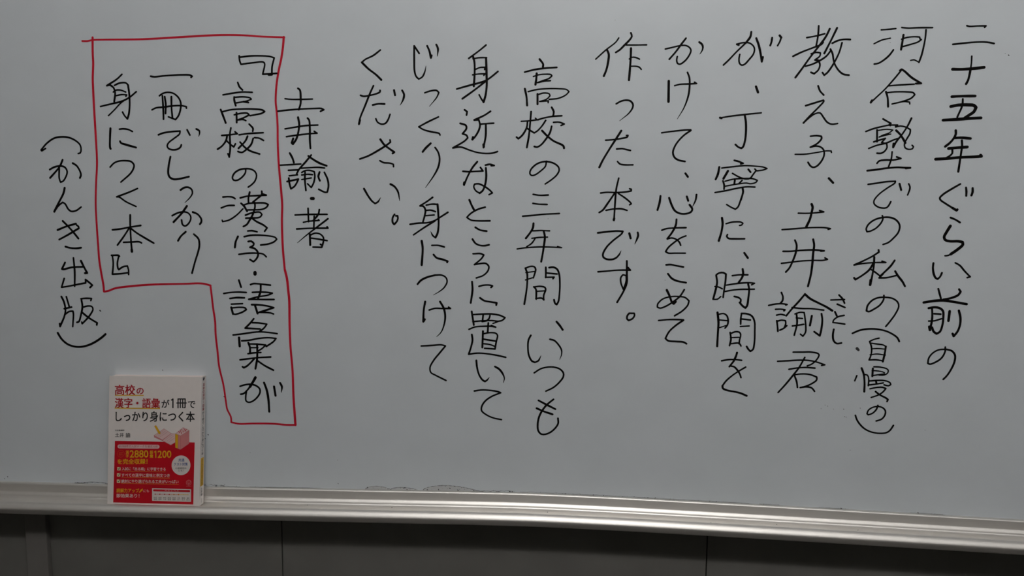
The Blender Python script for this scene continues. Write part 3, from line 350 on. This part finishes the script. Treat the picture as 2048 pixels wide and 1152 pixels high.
27:-5309,13204 -5221,13210 -5154,13203 -5115,13180|27:-5341,13034 -5239,13070 -5131,13075|24:-4992,13024 -5095,12926 -5219,12847 -5327,12819 -5333,12843|29:-4876,13284 -4900,13187 -4899,13123|27:-5031,13192 -4926,13219 -4765,13230 -4612,13239 -4678,13260|29:-4683,13299 -4685,13247 -4753,13189 -4828,13130|32:-5020,13108 -4977,13070 -4926,12986|27:-4977,13083 -4902,13107 -4768,13117 -4635,13115 -4585,13093 -4610,13054 -4677,13021 -4918,13006|27:-4954,12925 -4853,12961 -4719,12972 -4690,12937 -4720,12898 -4949,12878|30:-4801,13123 -4797,13059 -4840,12929 -4896,12837 -4938,12778 -4993,12748|29:-4868,12890 -4776,12826 -4670,12775 -4611,12730 -4652,12677
27:-4925,12678 -4860,12684 -4773,12667|32:-5085,12590 -5124,12508 -5140,12416|27:-4984,12588 -4889,12609 -4755,12615 -4594,12606 -4487,12584 -4461,12556 -4502,12516 -4597,12479 -4721,12461|30:-4921,12513 -4871,12518 -4832,12486 -4839,12453 -4894,12422|30:-4894,12422 -4827,12407 -4775,12356 -4770,12290 -4812,12224 -4846,12197 -4899,12229|27:-5079,12309 -4951,12327 -4789,12332 -4682,12318 -4636,12276
51:-4824,12024 -4825,12002
33:-5090,11900 -5058,11791|27:-5343,11683 -5240,11701 -5104,11710 -4975,11706|30:-5245,11605 -5133,11621 -5008,11620|27:-5225,11515 -5041,11527|33:-5227,11462 -5202,11358|27:-5220,11455 -5083,11467 -5002,11459 -4982,11433 -5045,11392 -5168,11353 -5202,11362|27:-4903,11832 -4856,11849 -4748,11845 -4579,11830|32:-4737,11836 -4744,11723 -4787,11610|27:-4876,11710 -4778,11716 -4643,11715 -4551,11703 -4617,11673 -4807,11636 -4937,11598|27:-4937,11598 -4835,11600 -4673,11600 -4527,11603|30:-4892,11513 -4783,11513 -4648,11499 -4535,11472 -4650,11433 -4773,11393|27:-4773,11393 -4651,11393 -4583,11386 -4540,11371|33:-4838,11502 -4800,11374
30:-4864,11288 -4927,11214 -5008,11134 -4916,11131 -4766,11126|27:-4893,11225 -4791,11223 -4653,11206 -4705,11138 -4781,11083|27:-5211,11019 -5041,11043 -4876,11070 -4767,11080 -4631,11073 -4489,11057|36:-5114,10979 -5107,10840|27:-5072,10928 -4962,10938 -4797,10972 -4634,10989 -4509,10979 -4553,10927 -4671,10846|33:-4963,10897 -4940,10824 -4940,10729|27:-4943,10880 -4827,10880 -4680,10870 -4747,10808 -4816,10766|25:-4931,10821 -4808,10824|27:-4975,10722 -4885,10737 -4762,10747|33:-4820,10880 -4826,10651 -4858,10481|27:-5108,10619 -4970,10640 -4805,10662 -4603,10678|30:-4874,10643 -4931,10581 -5001,10518 -5050,10493 -5070,10507|30:-4820,10610 -4699,10532 -4564,10465
28:-5120,10187 -5037,10214 -4940,10224 -4858,10205 -4798,10156 -4793,10095 -4850,10004 -4934,9940 -4990,9928 -5028,9951 -5031,10020 -5015,10116|41:-4862,10338 -4898,10276 -4955,10186|28:-4955,10186 -5012,10116 -5069,10067 -5113,10058|36:-4723,10257 -4682,10139 -4658,9989 -4649,9784|33:-4560,10199 -4539,10050|t33:-4460,10260 -4431,10200 -4443,10105
#col 13
27:-6405,15052 -6349,15043 -6201,15057 -6040,15067 -5907,15072 -5774,15067 -5741,15050 -5759,15034
27:-6277,14755 -6225,14790 -6144,14808 -6051,14792 -5973,14729 -5939,14653 -5946,14552 -5984,14450 -6033,14393 -6066,14406 -6145,14435|30:-6229,14755 -6223,14564 -6225,14399|30:-6193,14742 -6181,14628 -6189,14486|29:-6085,14742 -6089,14564 -6081,14425|27:-6407,14541 -6341,14571 -6220,14583 -6058,14603 -5924,14605 -5851,14590 -5851,14567
27:-6318,14159 -6236,14188 -6100,14208 -5966,14218 -5974,14176 -6064,14106 -6154,14041 -6183,13990 -6164,13951 -6098,13929 -6017,13939 -5968,13972 -5953,14006|30:-5851,14237 -5810,14158|t29:-5703,14250 -5655,14222 -5656,14171 -5671,14135
32:-6136,13823 -6168,13694 -6182,13565 -6162,13507 -6102,13475 -6021,13478 -5849,13515
t30:-5993,13307 -5931,13344 -5863,13350 -5810,13315 -5802,13257 -5842,13192 -5929,13110
27:-6144,12904 -6068,12942 -5972,12966 -5891,12954 -5845,12905 -5843,12853 -5884,12780 -5940,12744 -5980,12766 -5993,12838|33:-5898,13058 -5987,12943 -6125,12804|30:-5807,12964 -5729,12932 -5671,12855 -5673,12809 -5697,12776
30:-5932,12653 -6014,12582 -6064,12509|30:-5801,12617 -5729,12546 -5716,12448 -5736,12355 -5796,12183 -5853,11999
#col 14
27:-6868,15082 -6955,15008 -7122,14910 -7067,14920|30:-7067,14920 -7015,14882 -6992,14806 -7012,14666|27:-6997,14914 -6917,14948 -6809,14951 -6777,14920|30:-6777,14920 -6763,14780 -6764,14615 -6784,14475 -6810,14404|27:-6810,14404 -6853,14449 -6884,14506|24:-7021,14812 -6977,14841 -6895,14841 -6818,14812|24:-6987,14755 -6885,14774 -6804,14770 -6819,14747|27:-7239,14592 -7054,14634 -6890,14672 -6766,14729 -6647,14818|22:-6807,14710 -6905,14647 -7018,14538 -7117,14451
33:-7093,14256 -7106,14128 -7114,13960 -7106,13941|27:-6948,14244 -6882,14250 -6801,14238 -6738,14209|33:-6946,14057 -6933,14032 -6853,14006 -6689,13962
27:-7128,13656 -7057,13721 -6974,13751 -6864,13757 -6783,13745 -6737,13697 -6740,13652 -6791,13567 -6962,13423
27:-6693,13325 -6818,13272 -7041,13191 -7007,13191 -6894,13117 -6730,13042
28:-7137,12669 -7010,12684 -6843,12716 -6666,12744|30:-6832,12907 -6839,12749 -6838,12525 -6830,12326|39:-6832,12360 -6830,12329|28:-6857,12703 -6946,12577 -7066,12427|30:-6824,12690 -6737,12625 -6630,12561 -6463,12467|28:-6962,12473 -6826,12480 -6702,12485 -6664,12467
30:-7171,12262 -7057,12263 -7041,12250|28:-7157,12255 -7149,12135 -7171,11961 -7043,11970 -6904,11990|28:-7051,12257 -7080,12137 -7074,12057 -7061,12037 -6982,12085 -6915,12096 -6899,12033 -6902,11959
#col 15
28:-8179,13940 -8243,13903 -8254,13916 -8154,14020 -8025,14101 -7900,14122 -7777,14110 -7670,14061 -7604,13997 -7592,13919 -7608,13874 -7642,13864
28:-8129,13610 -8050,13650 -7939,13668 -7871,13645 -7840,13580 -7865,13501 -7918,13429 -7960,13415 -7977,13474 -7969,13631|30:-7906,13764 -7945,13683 -7982,13631 -8129,13480|30:-7741,13713 -7677,13672 -7620,13568 -7616,13522 -7634,13483
33:-7896,13324 -7921,13238 -7998,13106 -8090,12947|28:-8090,12947 -8016,13040 -7943,13096 -7903,13074 -7858,12995 -7812,12956 -7728,12966 -7639,13024
31:-8051,12656 -7894,12717 -7739,12759|31:-8032,12503 -7874,12585 -7745,12659 -7694,12687 -7700,12716 -7727,12736|31:-7957,12800 -7867,12711 -7775,12606 -7710,12524|31:-7933,12391 -7858,12372 -7746,12367 -7673,12378
31:-7810,12212 -7801,12005 -7814,11756|31:-7954,12137 -8013,12031 -7988,12026 -7847,12060 -7650,12072|34:-7687,12167 -7637,12061 -7593,11975 -7628,11970|28:-7983,11878 -8036,11734 -7919,11754 -7777,11783 -7625,11813 -7626,11867|31:-7626,11867 -7566,11821 -7515,11778 -7556,11740
31:-8047,11583 -8010,11502 -7990,11367 -8017,11257 -8097,11095 -8100,11140|28:-7964,11584 -7923,11422|28:-8010,11387 -7884,11416|28:-7993,11299 -7928,11344 -7864,11349 -7859,11301 -7882,11097|28:-7719,11555 -7635,11563 -7540,11562 -7555,11527|31:-7713,11548 -7701,11427 -7733,11290 -7774,11181 -7807,11169|28:-7684,11420 -7613,11439 -7543,11432 -7525,11389 -7579,11293 -7661,11203 -7720,11148 -7725,11175|31:-7710,11332 -7609,11252 -7466,11167 -7474,11135
34:-8142,10988 -8080,10887 -7985,10807 -7874,10771 -7761,10768 -7647,10794 -7531,10845 -7400,10930 -7334,10986
#red
29:-7486,15588 -7407,15586 -7317,15602 -7142,15606 -6606,15608 -6405,15614 -6138,15626 -5753,15646 -5278,15665 -4950,15661 -4624,15639 -4271,15625
33:-4279,15629 -4295,15487 -4325,15314 -4368,15141 -4406,14941 -4424,14766 -4428,14654 -4416,14516 -4407,14314 -4410,14063 -4405,13806 -4395,13615 -4371,13282 -4361,13089 -4371,12856 -4371,12638 -4365,12401 -4342,12066|36:-4340,12073 -4309,11930 -4293,11745 -4281,11599 -4283,11200 -4277,10866 -4251,10462 -4244,10028 -4231,9756 -4222,9578
30:-4222,9578 -4379,9575 -4585,9587 -4930,9580 -5152,9568 -5283,9589 -5287,9675 -5345,9805 -5362,9928 -5395,10201 -5456,10500 -5475,10744 -5497,11013 -5500,11231 -5526,11456 -5542,11642 -5557,11802
31:-5555,11807 -5645,11830 -5740,11838 -5946,11828 -6442,11810 -6719,11789 -6970,11761 -7138,11734 -7251,11691 -7322,11677
33:-7326,11680 -7330,11784 -7356,11972 -7380,12185 -7386,12411 -7394,12743 -7394,13073 -7371,13400 -7340,13726 -7340,14140 -7345,14525 -7346,14831 -7344,15022 -7325,15249 -7325,15401 -7315,15640'''
mode = None
for ln in INK_DATA.strip().split('\n'):
    if ln[0] == '#': mode = ln[1:]; continue
    if mode == 'red': continue
    ink_object('handwritten_character', ln, INK, wbd)
red = '|'.join(l for l in INK_DATA[INK_DATA.index('#red') + 5:].strip().split('\n'))
tag(ink_object('title_outline', red, RED_INK, wbd), 'red marker outline drawn around the handwritten book title')

# marker residue and specks left along the foot of the board
random.seed(11)
def residue(x0, x1, h, n, arc=True):
    vs = []; fs = []; pts = []
    for i in range(n + 1):
        t = i / n; x = x0 + (x1 - x0) * t
        pts.append(Vector((x, bow(x) + 0.0006 + h * (math.sin(math.pi * t ** 0.8) ** 0.75 if arc else random.random()) + random.uniform(-.2, .2) * 0.001)))
    if h > 0.003:                               # greyish film left under the arc
        hv = []; hf = []
        for p in pts: hv += [(p.x, -0.00006, p.y), (p.x, -0.00006, bow(p.x))]
        for i in range(n): hf.append((2 * i, 2 * i + 1, 2 * i + 3, 2 * i + 2))
        link('residue_film', hv, hf, HAZE, wbd)
    ribbon(vs, fs, pts, [random.uniform(0.0002, 0.0009 if h > 0.0015 else 0.00045) for _ in pts], -0.0001)
    for i in range(n):
        if random.random() < .5:
            p = pts[i] + Vector((random.uniform(-.001, .001), -random.uniform(0, max(h, 0.0006)))); r = random.choice((0.0004, 0.0006, 0.0008, 0.0014))
            ribbon(vs, fs, [p, p + Vector((random.uniform(-1, 1) * r, random.uniform(-1, 1) * r))], [r, r * .7], -0.00013)
    return link('marker_residue', vs, fs, SMEAR, wbd)
residue(-0.7989, -0.7833, 0.0000, 40, False)
residue(-0.7972, -0.7842, 0.0004, 40, False)
residue(-0.7859, -0.7418, 0.0022, 10, True)
residue(-0.5760, -0.5422, 0.0030, 12, False)
residue(-0.5507, -0.5170, 0.0006, 14, False)
residue(-0.5002, -0.3837, 0.0000, 12, False)
residue(-0.3088, -0.2680, 0.0050, 22, True)
residue(-0.2680, -0.2241, 0.0036, 24, True)
residue(-0.2152, -0.1274, 0.0080, 44, True)
residue(-0.1274, -0.0676, 0.0020, 14, False)
residue(-0.0596, 0.0976, 0.0010, 30, False)
residue(0.0976, 0.2975, 0.0005, 36, False)
residue(0.3127, 0.3430, 0.0006, 8, False)
residue(0.4031, 0.4479, 0.0003, 8, False)
residue(0.5405, 0.5882, 0.0004, 8, False)
SPK = [(-0.6403, 1.0420, 0.00120), (-0.5679, 0.9373, 0.00120), (-0.5392, 1.0011, 0.00165), (-0.5679, 0.9373, 0.00150), (-0.3542, 0.9021, 0.00075), (-0.0545, 1.3952, 0.00045), (-0.0219, 1.2925, 0.00075), (0.4075, 1.0132, 0.00090), (0.4166, 1.0088, 0.00075), (0.4335, 0.9976, 0.00090), (0.4037, 1.0146, 0.00075), (0.3980, 1.0090, 0.00075), (0.4314, 1.0092, 0.00113), (0.4357, 0.9969, 0.00090), (0.4459, 1.1028, 0.00450), (-0.7409, 1.1370, 0.00225), (0.4662, 1.5503, 0.00075), (0.6311, 1.5321, 0.00150), (0.6262, 1.5342, 0.00075), (-0.3539, 0.8630, 0.00113), (-0.5732, 0.9305, 0.00113), (0.4446, 0.9455, 0.00075), (-0.4986, 0.9096, 0.00075), (0.1570, 1.2015, 0.00075), (0.0721, 1.5845, 0.00060), (0.4556, 1.0115, 0.00090), (-0.9158, 0.8542, 0.00135), (-0.9213, 0.8506, 0.00113), (0.5529, 0.9803, 0.00075)]
for (x, z, r) in SPK:
    vs = []; fs = []; ribbon(vs, fs, [Vector((x, z)), Vector((x + r * .5, z - r * .5))], [r, r * .8], -0.0001)
    link('ink_speck', vs, fs, SMEAR, wbd)
# specks of marker dust on the tray shelf
for (x, yy, r) in ((-0.722, -0.021, 0.0022), (-0.40, -0.0135, 0.0014), (-0.262, -0.016, 0.0012), (-0.18, -0.027, 0.0010), (-0.015, -0.018, 0.0013), (0.335, -0.019, 0.0012), (0.30, -0.026, 0.0009), (0.455, -0.021, 0.0012), (0.235, -0.024, 0.0009)):
    z = bow(x) - 0.0228 - max(0.0, abs(yy) - 0.0126) * 0.06
    n = 8; vs = [(x + r * .6 * math.cos(k * math.pi / 4), yy + r * .5 * math.sin(k * math.pi / 4), z - 0.0002) for k in range(n)] + [(x + r * .4 * math.cos(k * math.pi / 4), yy + r * .3 * math.sin(k * math.pi / 4), z + 0.0004) for k in range(n)]
    fs = [(k, (k + 1) % n, n + (k + 1) % n, n + k) for k in range(n)] + [tuple(range(n, 2 * n))]
    link('dust_speck', vs, fs, SMEAR, wbd)

# ------------------------------------------------------------------ the book standing on the tray
BW, BH, BT, LEAN, SHEAR = 0.1528, 0.2075, 0.0150, R(4.2), 0.0330
BXL = -0.7240
book = empty('book', (BXL, -0.0305, bow(BXL + BW / 2) - 0.0223))
tag(book, 'white and red paperback with Japanese title standing on the aluminium tray against the whiteboard', 'book')
TILT = math.atan((bow(BXL + BW) - bow(BXL)) / BW)
Mb = Matrix.Rotation(-TILT, 4, 'Y') @ Matrix.Rotation(-LEAN, 4, 'X')
Sh = Matrix.Identity(4); Sh[0][2] = SHEAR
def bk(u, v, d=0.0):
    """book point: u across the front cover, v up, d into the book (metres)"""
    return (Mb @ Sh @ Vector((u, d, v)))[:]
def slab(name, u0, u1, v0, v1, d0, d1, m, parent):
    vs = [bk(u, v, d) for u in (u0, u1) for v in (v0, v1) for d in (d0, d1)]
    fs = [(0, 1, 3, 2), (4, 6, 7, 5), (0, 4, 5, 1), (2, 3, 7, 6), (0, 2, 6, 4), (1, 5, 7, 3)]
    o = link(name, vs, fs, m, parent); return o
# one folded card: front, rounded spine edges, back
cs = [(0, 0), (BW - 0.0008, 0), (BW - 0.0002, 0.0002), (BW, 0.0008), (BW, BT - 0.0008), (BW - 0.0002, BT - 0.0002), (BW - 0.0008, BT), (0, BT), (0, BT - 0.0004), (BW - 0.0010, BT - 0.0004), (BW - 0.0005, BT - 0.0010), (BW - 0.0005, 0.0010), (BW - 0.0010, 0.0004), (0, 0.0004)]
vs = [bk(u, 0.0, d) for u, d in cs] + [bk(u, BH, d) for u, d in cs]; n = len(cs)
fs = [(k, (k + 1) % n, n + (k + 1) % n, n + k) for k in range(n)]
for a, b, c2, d2 in ((0, 1, 12, 13), (1, 2, 11, 12), (2, 3, 11, 11), (3, 4, 10, 11), (4, 5, 10, 10), (5, 6, 9, 10), (6, 7, 8, 9)):
    q = []
    for k in (a, b, c2, d2):
        if k not in q: q.append(k)
    fs.append(tuple(q)); fs.append(tuple(n + k for k in q))
cover = link('cover', vs, fs, COVER, book); tag(cover, 'white card cover printed in red, black and yellow')
slab('page_block', 0.0006, BW - 0.0008, 0.0006, BH - 0.0008, 0.0006, BT - 0.0006, PAPER, book)
# print is laid out in sheet units measured on the cover: x 0-692 across, y 0-985 down
def uv(cx, cy):
    u = 0.5; t = 0.5
    for _ in range(4):
        t = (cy - 85 - 10 * u - 2 * u * t) / (985 + 10 * u)
        u = (cx - (78 - 21 * t)) / (692 + 8 * t)
    return u * BW, (1 - t) * BH
def flat(name, poly, m, lift=0.00006, parent=cover, spine=False):
    vs = []
    for p in poly:
        if spine: vs.append(bk(BW + lift, p[1], p[0]))
        else:
            u, v = uv(*p); vs.append(bk(u, v, -lift))
    return link(name, vs, [tuple(range(len(vs)))], m, parent)
def strokes(name, lines, w, m, lift, parent=cover):
    vs = []; fs = []
    for ln in lines:
        for a, b in zip(ln, ln[1:]):
            d = Vector(b) - Vector(a); nn = Vector((-d.y, d.x)).normalized() * w / 2; e = d.normalized() * w * 0.3
            a2 = Vector(a) - e; b2 = Vector(b) + e; k = len(vs)
            for q in (a2 + nn, b2 + nn, b2 - nn, a2 - nn): vs.append(bk(*uv(*q), -lift))
            fs.append((k, k + 1, k + 2, k + 3))
    return link(name, vs, fs, m, parent)
def glyphs(text, bold=0.0):
    cu = bpy.data.curves.new('t', 'FONT'); cu.body = text; cu.size = 1.0; cu.resolution_u = 3; cu.offset = 0.0
    cu.space_line = 1.0; cu.align_x = 'CENTER' if '\n' in text else 'LEFT'
    ob = bpy.data.objects.new('t', cu); COL.objects.link(ob)
    bpy.context.view_layer.update(); dg = bpy.context.evaluated_depsgraph_get()
    me = ob.evaluated_get(dg).to_mesh()
    vs = [tuple(v.co) for v in me.vertices]; fs = [tuple(p.vertices) for p in me.polygons]
    if bold:                                    # heavier weight: the outline laid down again around itself
        v0, f0, k = vs, fs, len(vs); vs, fs = [], []
        for q, (dx, dy) in enumerate(((1, 0.7), (-1, 0.7), (1, -0.7), (-1, -0.7))):
            vs += [(a + dx * bold, b + dy * bold, q) for a, b, c in v0]; fs += [tuple(i + q * k for i in f) for f in f0]
    ob.evaluated_get(dg).to_mesh_clear(); bpy.data.objects.remove(ob); bpy.data.curves.remove(cu)
    return vs, fs
def text(name, s, box, m, lift=0.00012, bold=0.0, parent=cover, skew=0.0):
    """print set to fill box (x0, y0, x1, y1) in sheet units; skew = drop of the baseline at the right end"""
    vs, fs = glyphs(s, bold)
    if not vs: return
    a0 = min(v[0] for v in vs); a1 = max(v[0] for v in vs); b0 = min(v[1] for v in vs); b1 = max(v[1] for v in vs)
    x0, y0, x1, y1 = box; out = []
    for v in vs:
        tx = (v[0] - a0) / max(a1 - a0, 1e-6); ty = (v[1] - b0) / max(b1 - b0, 1e-6)
        out.append(bk(*uv(x0 + (x1 - x0) * tx, y1 + (y0 - y1) * ty + skew * tx), -lift - v[2] * 0.000008))
    return link(name, out, fs, m, parent)
def disc(cx, cy, rx, ry, n=40): return [(cx + rx * math.cos(2 * math.pi * k / n), cy + ry * math.sin(2 * math.pi * k / n)) for k in range(n)]
def rrect(x0, y0, x1, y1, r, sk=0.0):
    P = []
    for cx, cy, a0 in ((x1 - r, y0 + r, -90), (x1 - r, y1 - r, 0), (x0 + r, y1 - r, 90), (x0 + r, y0 + r, 180)):
        for k in range(6):
            a = R(a0 + 18 * k); px = cx + r * math.cos(a); P.append((px, cy + r * math.sin(a) + sk * (px - x0) / (x1 - x0)))
    return P
# title
text('title_print', '高校', (119, 153, 273, 232), P_TITLE, bold=0.019)
text('title_print', 'の', (283, 177, 337, 226), P_TITLE, bold=0.016)
flat('underline_print', [(119, 230), (337, 231), (337, 238), (119, 237)], P_YEL)
text('title_print', '漢字・語彙', (119, 254, 460, 331), P_TITLE, bold=0.019, skew=3)
flat('underline_print', [(117, 328), (460, 332), (460, 340), (117, 336)], P_YEL)
text('title_print', 'が', (471, 268, 531, 330), P_BLK, bold=0.016)
strokes('title_print', [[(546, 272), (557, 263), (557, 331)]], 9.5, P_BLK, 0.00012)
text('title_print', '冊', (583, 259, 660, 335), P_BLK, bold=0.019)
text('title_print', 'で', (669, 279, 725, 334), P_BLK, bold=0.016)
text('title_print', 'しっかり身につく本', (124, 355, 721, 436), P_BLK, bold=0.019, skew=4)
text('author_print', '河合塾講師', (119, 497, 190, 509), P_BLK, bold=0.01)
text('author_print', '土井', (119, 522, 186, 555), P_BLK, bold=0.012)
text('author_print', '諭', (200, 522, 236, 558), P_BLK, bold=0.012)
# red panel
flat('red_panel', [(118, 583), (722, 598), (714, 1078), (103, 1058)], P_RED)
# drawing of books
def ill(p): return (383.9 + 0.4 * p[0], 422.3 + 0.4 * p[1])
def ipoly(name, P, m, lift): flat(name, [ill(p) for p in P], m, lift)
ipoly('drawn_book', [(78, 300), (265, 172), (405, 262), (475, 268), (478, 440), (395, 492), (235, 405), (84, 338)], P_PINK, 0.00010)
ipoly('drawn_page', [(84, 300), (265, 177), (402, 266), (238, 385)], P_PINKW, 0.00014)
ipoly('drawn_page', [(408, 268), (474, 272), (478, 432), (395, 484), (246, 398)], P_PINKW, 0.00014)
strokes('drawn_line', [[ill(p) for p in q] for q in ([(78, 300), (265, 172), (405, 264), (235, 388), (78, 300)], [(78, 300), (84, 338), (235, 405), (235, 388)], [(405, 264), (475, 270)], [(235, 405), (395, 492), (478, 440)], [(120, 300), (255, 208)], [(150, 318), (290, 222)], [(180, 335), (330, 236)], [(285, 392), (425, 290)], [(320, 412), (455, 312)], [(355, 432), (470, 348)])], 1.1, P_ROSE, 0.00018)
strokes('drawn_pencil', [[ill((105, 122)), ill((185, 262))]], 14, P_YEL, 0.00021)
strokes('drawn_line', [[ill((86, 130)), ill((170, 275)), ill((205, 258)), ill((122, 112)), ill((86, 130))]], 1.2, P_ORA, 0.00024)
ipoly('drawn_book', [(480, 272), (532, 288), (532, 555), (480, 537)], P_YEL, 0.00021)
ipoly('drawn_book', [(532, 288), (582, 308), (578, 577), (532, 555)], P_PINK, 0.00021)
ipoly('drawn_book', [(582, 308), (742, 205), (740, 462), (578, 577)], P_PINK, 0.00021)
ipoly('drawn_page', [(480, 272), (625, 150), (742, 205), (582, 308)], P_PINKW, 0.00021)
strokes('drawn_line', [[ill(p) for p in q] for q in ([(480, 272), (625, 150), (742, 205), (582, 308), (480, 272)], [(480, 272), (480, 537), (578, 577), (740, 462), (742, 205)], [(582, 308), (578, 577)], [(532, 288), (532, 555)], [(540, 222), (600, 248)], [(590, 180), (650, 215)], [(630, 160), (690, 232)])], 1.5, P_ROSE, 0.00024)
strokes('drawn_ribbon', [[ill(p) for p in q] for q in ([(545, 225), (560, 255)], [(590, 190), (575, 235)], [(605, 235), (590, 275)], [(640, 170), (665, 205)], [(690, 180), (660, 225)], [(620, 215), (640, 240)])], 4.0, P_RED, 0.00027)
# panel contents
flat('caption_pill', rrect(138, 611, 457, 641, 14.5, 4), P_PINKW, 0.00012)
text('caption_print', '60,000件の入試データを徹底分析', (149, 615, 445, 635), P_TITLE, 0.00018, skew=4)
strokes('badge_ring', [disc(163, 682, 26, 27, 28) + [(189, 682)]], 1.4, P_ORA, 0.00012)
text('badge_print', '必ず\n出る', (149, 669, 178, 695), P_ORA, 0.00014)
text('number_print', '漢\n字', (200, 657, 225, 713), P_YEL, 0.00014, bold=0.02)
text('number_print', '2880', (231, 656, 372, 713), P_YEL, 0.00014, bold=0.012)
text('number_print', '語\n彙', (383, 658, 409, 715), P_YEL, 0.00014, bold=0.02)
strokes('number_print', [[(419, 671), (429, 663), (429, 713)]], 7.5, P_YEL, 0.00014)
text('number_print', '200', (443, 660, 546, 716), P_YEL, 0.00014, bold=0.012)
text('caption_print', 'を完全収録！', (136, 722, 366, 763), P_YEL, 0.00014, bold=0.02)
for k, (x, y, s, bx, ub) in enumerate(((148, 798, '入試に「出る順」に学習できる', (170, 785, 504, 811), (169, 816, 504, 823)), (146, 845, 'すべての漢字に意味と例文つき', (168, 833, 535, 860), (167, 863, 536, 872)), (145, 894, '絶対にやり遂げられる工夫がいっぱい', (166, 880, 602, 908), (165, 910, 604, 921)))):
    flat('check_box', rrect(x - 13, y - 13, x + 13, y + 13, 2), P_CREAM, 0.00012)
    strokes('check_mark', [[(x - 7, y - 3), (x - 1, y + 6), (x + 11, y - 15)]], 4, P_GRN, 0.00018)
    text('list_print', s, bx, P_WHT, 0.00014, bold=0.012, skew=(5, 6, 7)[k])
    flat('list_underline', [(ub[0], ub[1] - 1), (ub[2], ub[3] - 1), (ub[2], ub[3] + 3), (ub[0], ub[1] + 3)], P_ORA, 0.00012)
flat('round_badge', disc(620, 774, 71, 76, 48), P_WHT, 0.00012)
text('badge_print', '共通', (600, 722, 645, 746), P_BLUE, 0.00018, bold=0.014)
text('badge_print', 'テスト対策', (567, 753, 670, 777), P_BLUE, 0.00018, bold=0.014)
text('badge_print', 'の基礎固め', (578, 789, 660, 804), P_BLK, 0.00018)
text('badge_print', 'にも！', (600, 809, 640, 822), P_BLK, 0.00018)
strokes('publisher_mark', [disc(679, 908, 19, 20, 24) + [(698, 908)], [(679, 890), (679, 926)], [(668, 896), (669, 912), (679, 920)], [(690, 896), (689, 912), (679, 920)]], 3.0, P_PINK, 0.00012)
text('publisher_print', 'KANKI', (661, 933, 697, 939), P_PINK, 0.00014)
text('caption_print', '読解力アップ', (129, 949, 302, 982), P_YEL, 0.00014, bold=0.02, skew=2)
flat('arrow_print', [(303, 984), (300, 978), (311, 970), (308, 964), (331, 951), (327, 973), (321, 970), (312, 981)], P_YEL, 0.00014)
text('caption_print', 'にも', (335, 959, 378, 981), P_PINKW, 0.00014, bold=0.01)
text('caption_print', '即効果あり！', (129, 990, 304, 1021), P_WHT, 0.00014, bold=0.012, skew=2)
flat('chart_panel', rrect(401, 949, 697, 1047, 3, 11), P_WHT, 0.00012)
flat('chart_bar', rrect(409, 958, 690, 974, 7, 8), P_RED, 0.00016)
text('chart_print', '対 応 レ ベ ル', (497, 963, 604, 973), P_PINKW, 0.00020, skew=3)
cc = [P_TITLE, P_TITLE, P_TITLE, P_RED, P_ORA, P_ORA, P_YEL, P_YEL]
words = ['中学\n基礎', '中学\n標準', '高校\n入試', '高校\n基礎', '高校\n標準', '共通\nテスト', '難関\n私大', '難関\n国公立']
for k in range(8):
    x = 425 + 35.6 * k; y = 996 + 0.9 * k
    if k < 7: strokes('chart_line', [[(x, y), (x + 35.6, y + 0.9)]], 3.2, cc[k + 1], 0.00016)
    flat('chart_dot', disc(x, y, 5.0 if k < 6 else 3.4, 5.0 if k < 6 else 3.4, 12), cc[k], 0.00020)
    text('chart_print', words[k], (x - 12, y + 20, x + 13, y + 45), P_BLK, 0.00016)
# spine (x = depth, y = height)
def sp_y(cy): return (1 - (cy - 97) / 992.0) * BH
def spine_col(name, s, y0, y1, m, w, bold=0.0, lift=0.0001, mid=BT / 2):
    step = (y1 - y0) / len(s); V = []; F = []
    for i, ch in enumerate(s):
        vs, fs = glyphs(ch, bold)
        if not vs: continue
        a0 = min(v[0] for v in vs); a1 = max(v[0] for v in vs); b0 = min(v[1] for v in vs); b1 = max(v[1] for v in vs)
        sc = max(a1 - a0, b1 - b0, 0.72); cyy = (a0 + a1) / 2; czz = (b0 + b1) / 2
        z_mid = sp_y(y0 + step * (i + 0.5)); hh = abs(sp_y(0) - sp_y(step)) * 0.93; base = len(V)
        for v in vs: V.append(bk(BW + lift, z_mid + (v[1] - czz) / sc * hh, mid + (v[0] - cyy) / sc * w))
        F += [tuple(base + q for q in f) for f in fs]
    return link(name, V, F, m, cover)
def spflat(name, d0, d1, y0, y1, m, lift): return link(name, [bk(BW + lift, sp_y(y), d) for d, y in ((d0, y0), (d1, y0), (d1, y1), (d0, y1))], [(0, 1, 2, 3)], m, cover)
link('spine_mark', [bk(BW + 0.0001, sp_y(y), d) for d, y in ((0.0045, 128), (0.0040, 114), (0.0055, 108), (0.0065, 100), (0.0085, 103), (0.0080, 110), (0.0105, 106), (0.0095, 118), (0.0075, 129))], [tuple(range(9))], P_BLK, cover)
spine_col('spine_title', '高校の漢字・語彙', 148, 362, P_TITLE, 0.0062, 0.012)
spine_col('spine_title', 'が1冊でしっかり身につく本', 364, 706, P_BLK, 0.0060, 0.012)
spflat('spine_strip', 0.0028, 0.0122, 724, 942, P_YEL, 0.00008)
spine_col('spine_print', '大学入試に出る漢字と語彙がわかる', 732, 934, P_BLK, 0.0030, 0.0, 0.00014)
spine_col('spine_print', '土井諭', 955, 1020, P_BLK, 0.0050, 0.01)
spine_col('spine_print', 'かんき', 1040, 1072, P_BLK, 0.0026, 0.0)
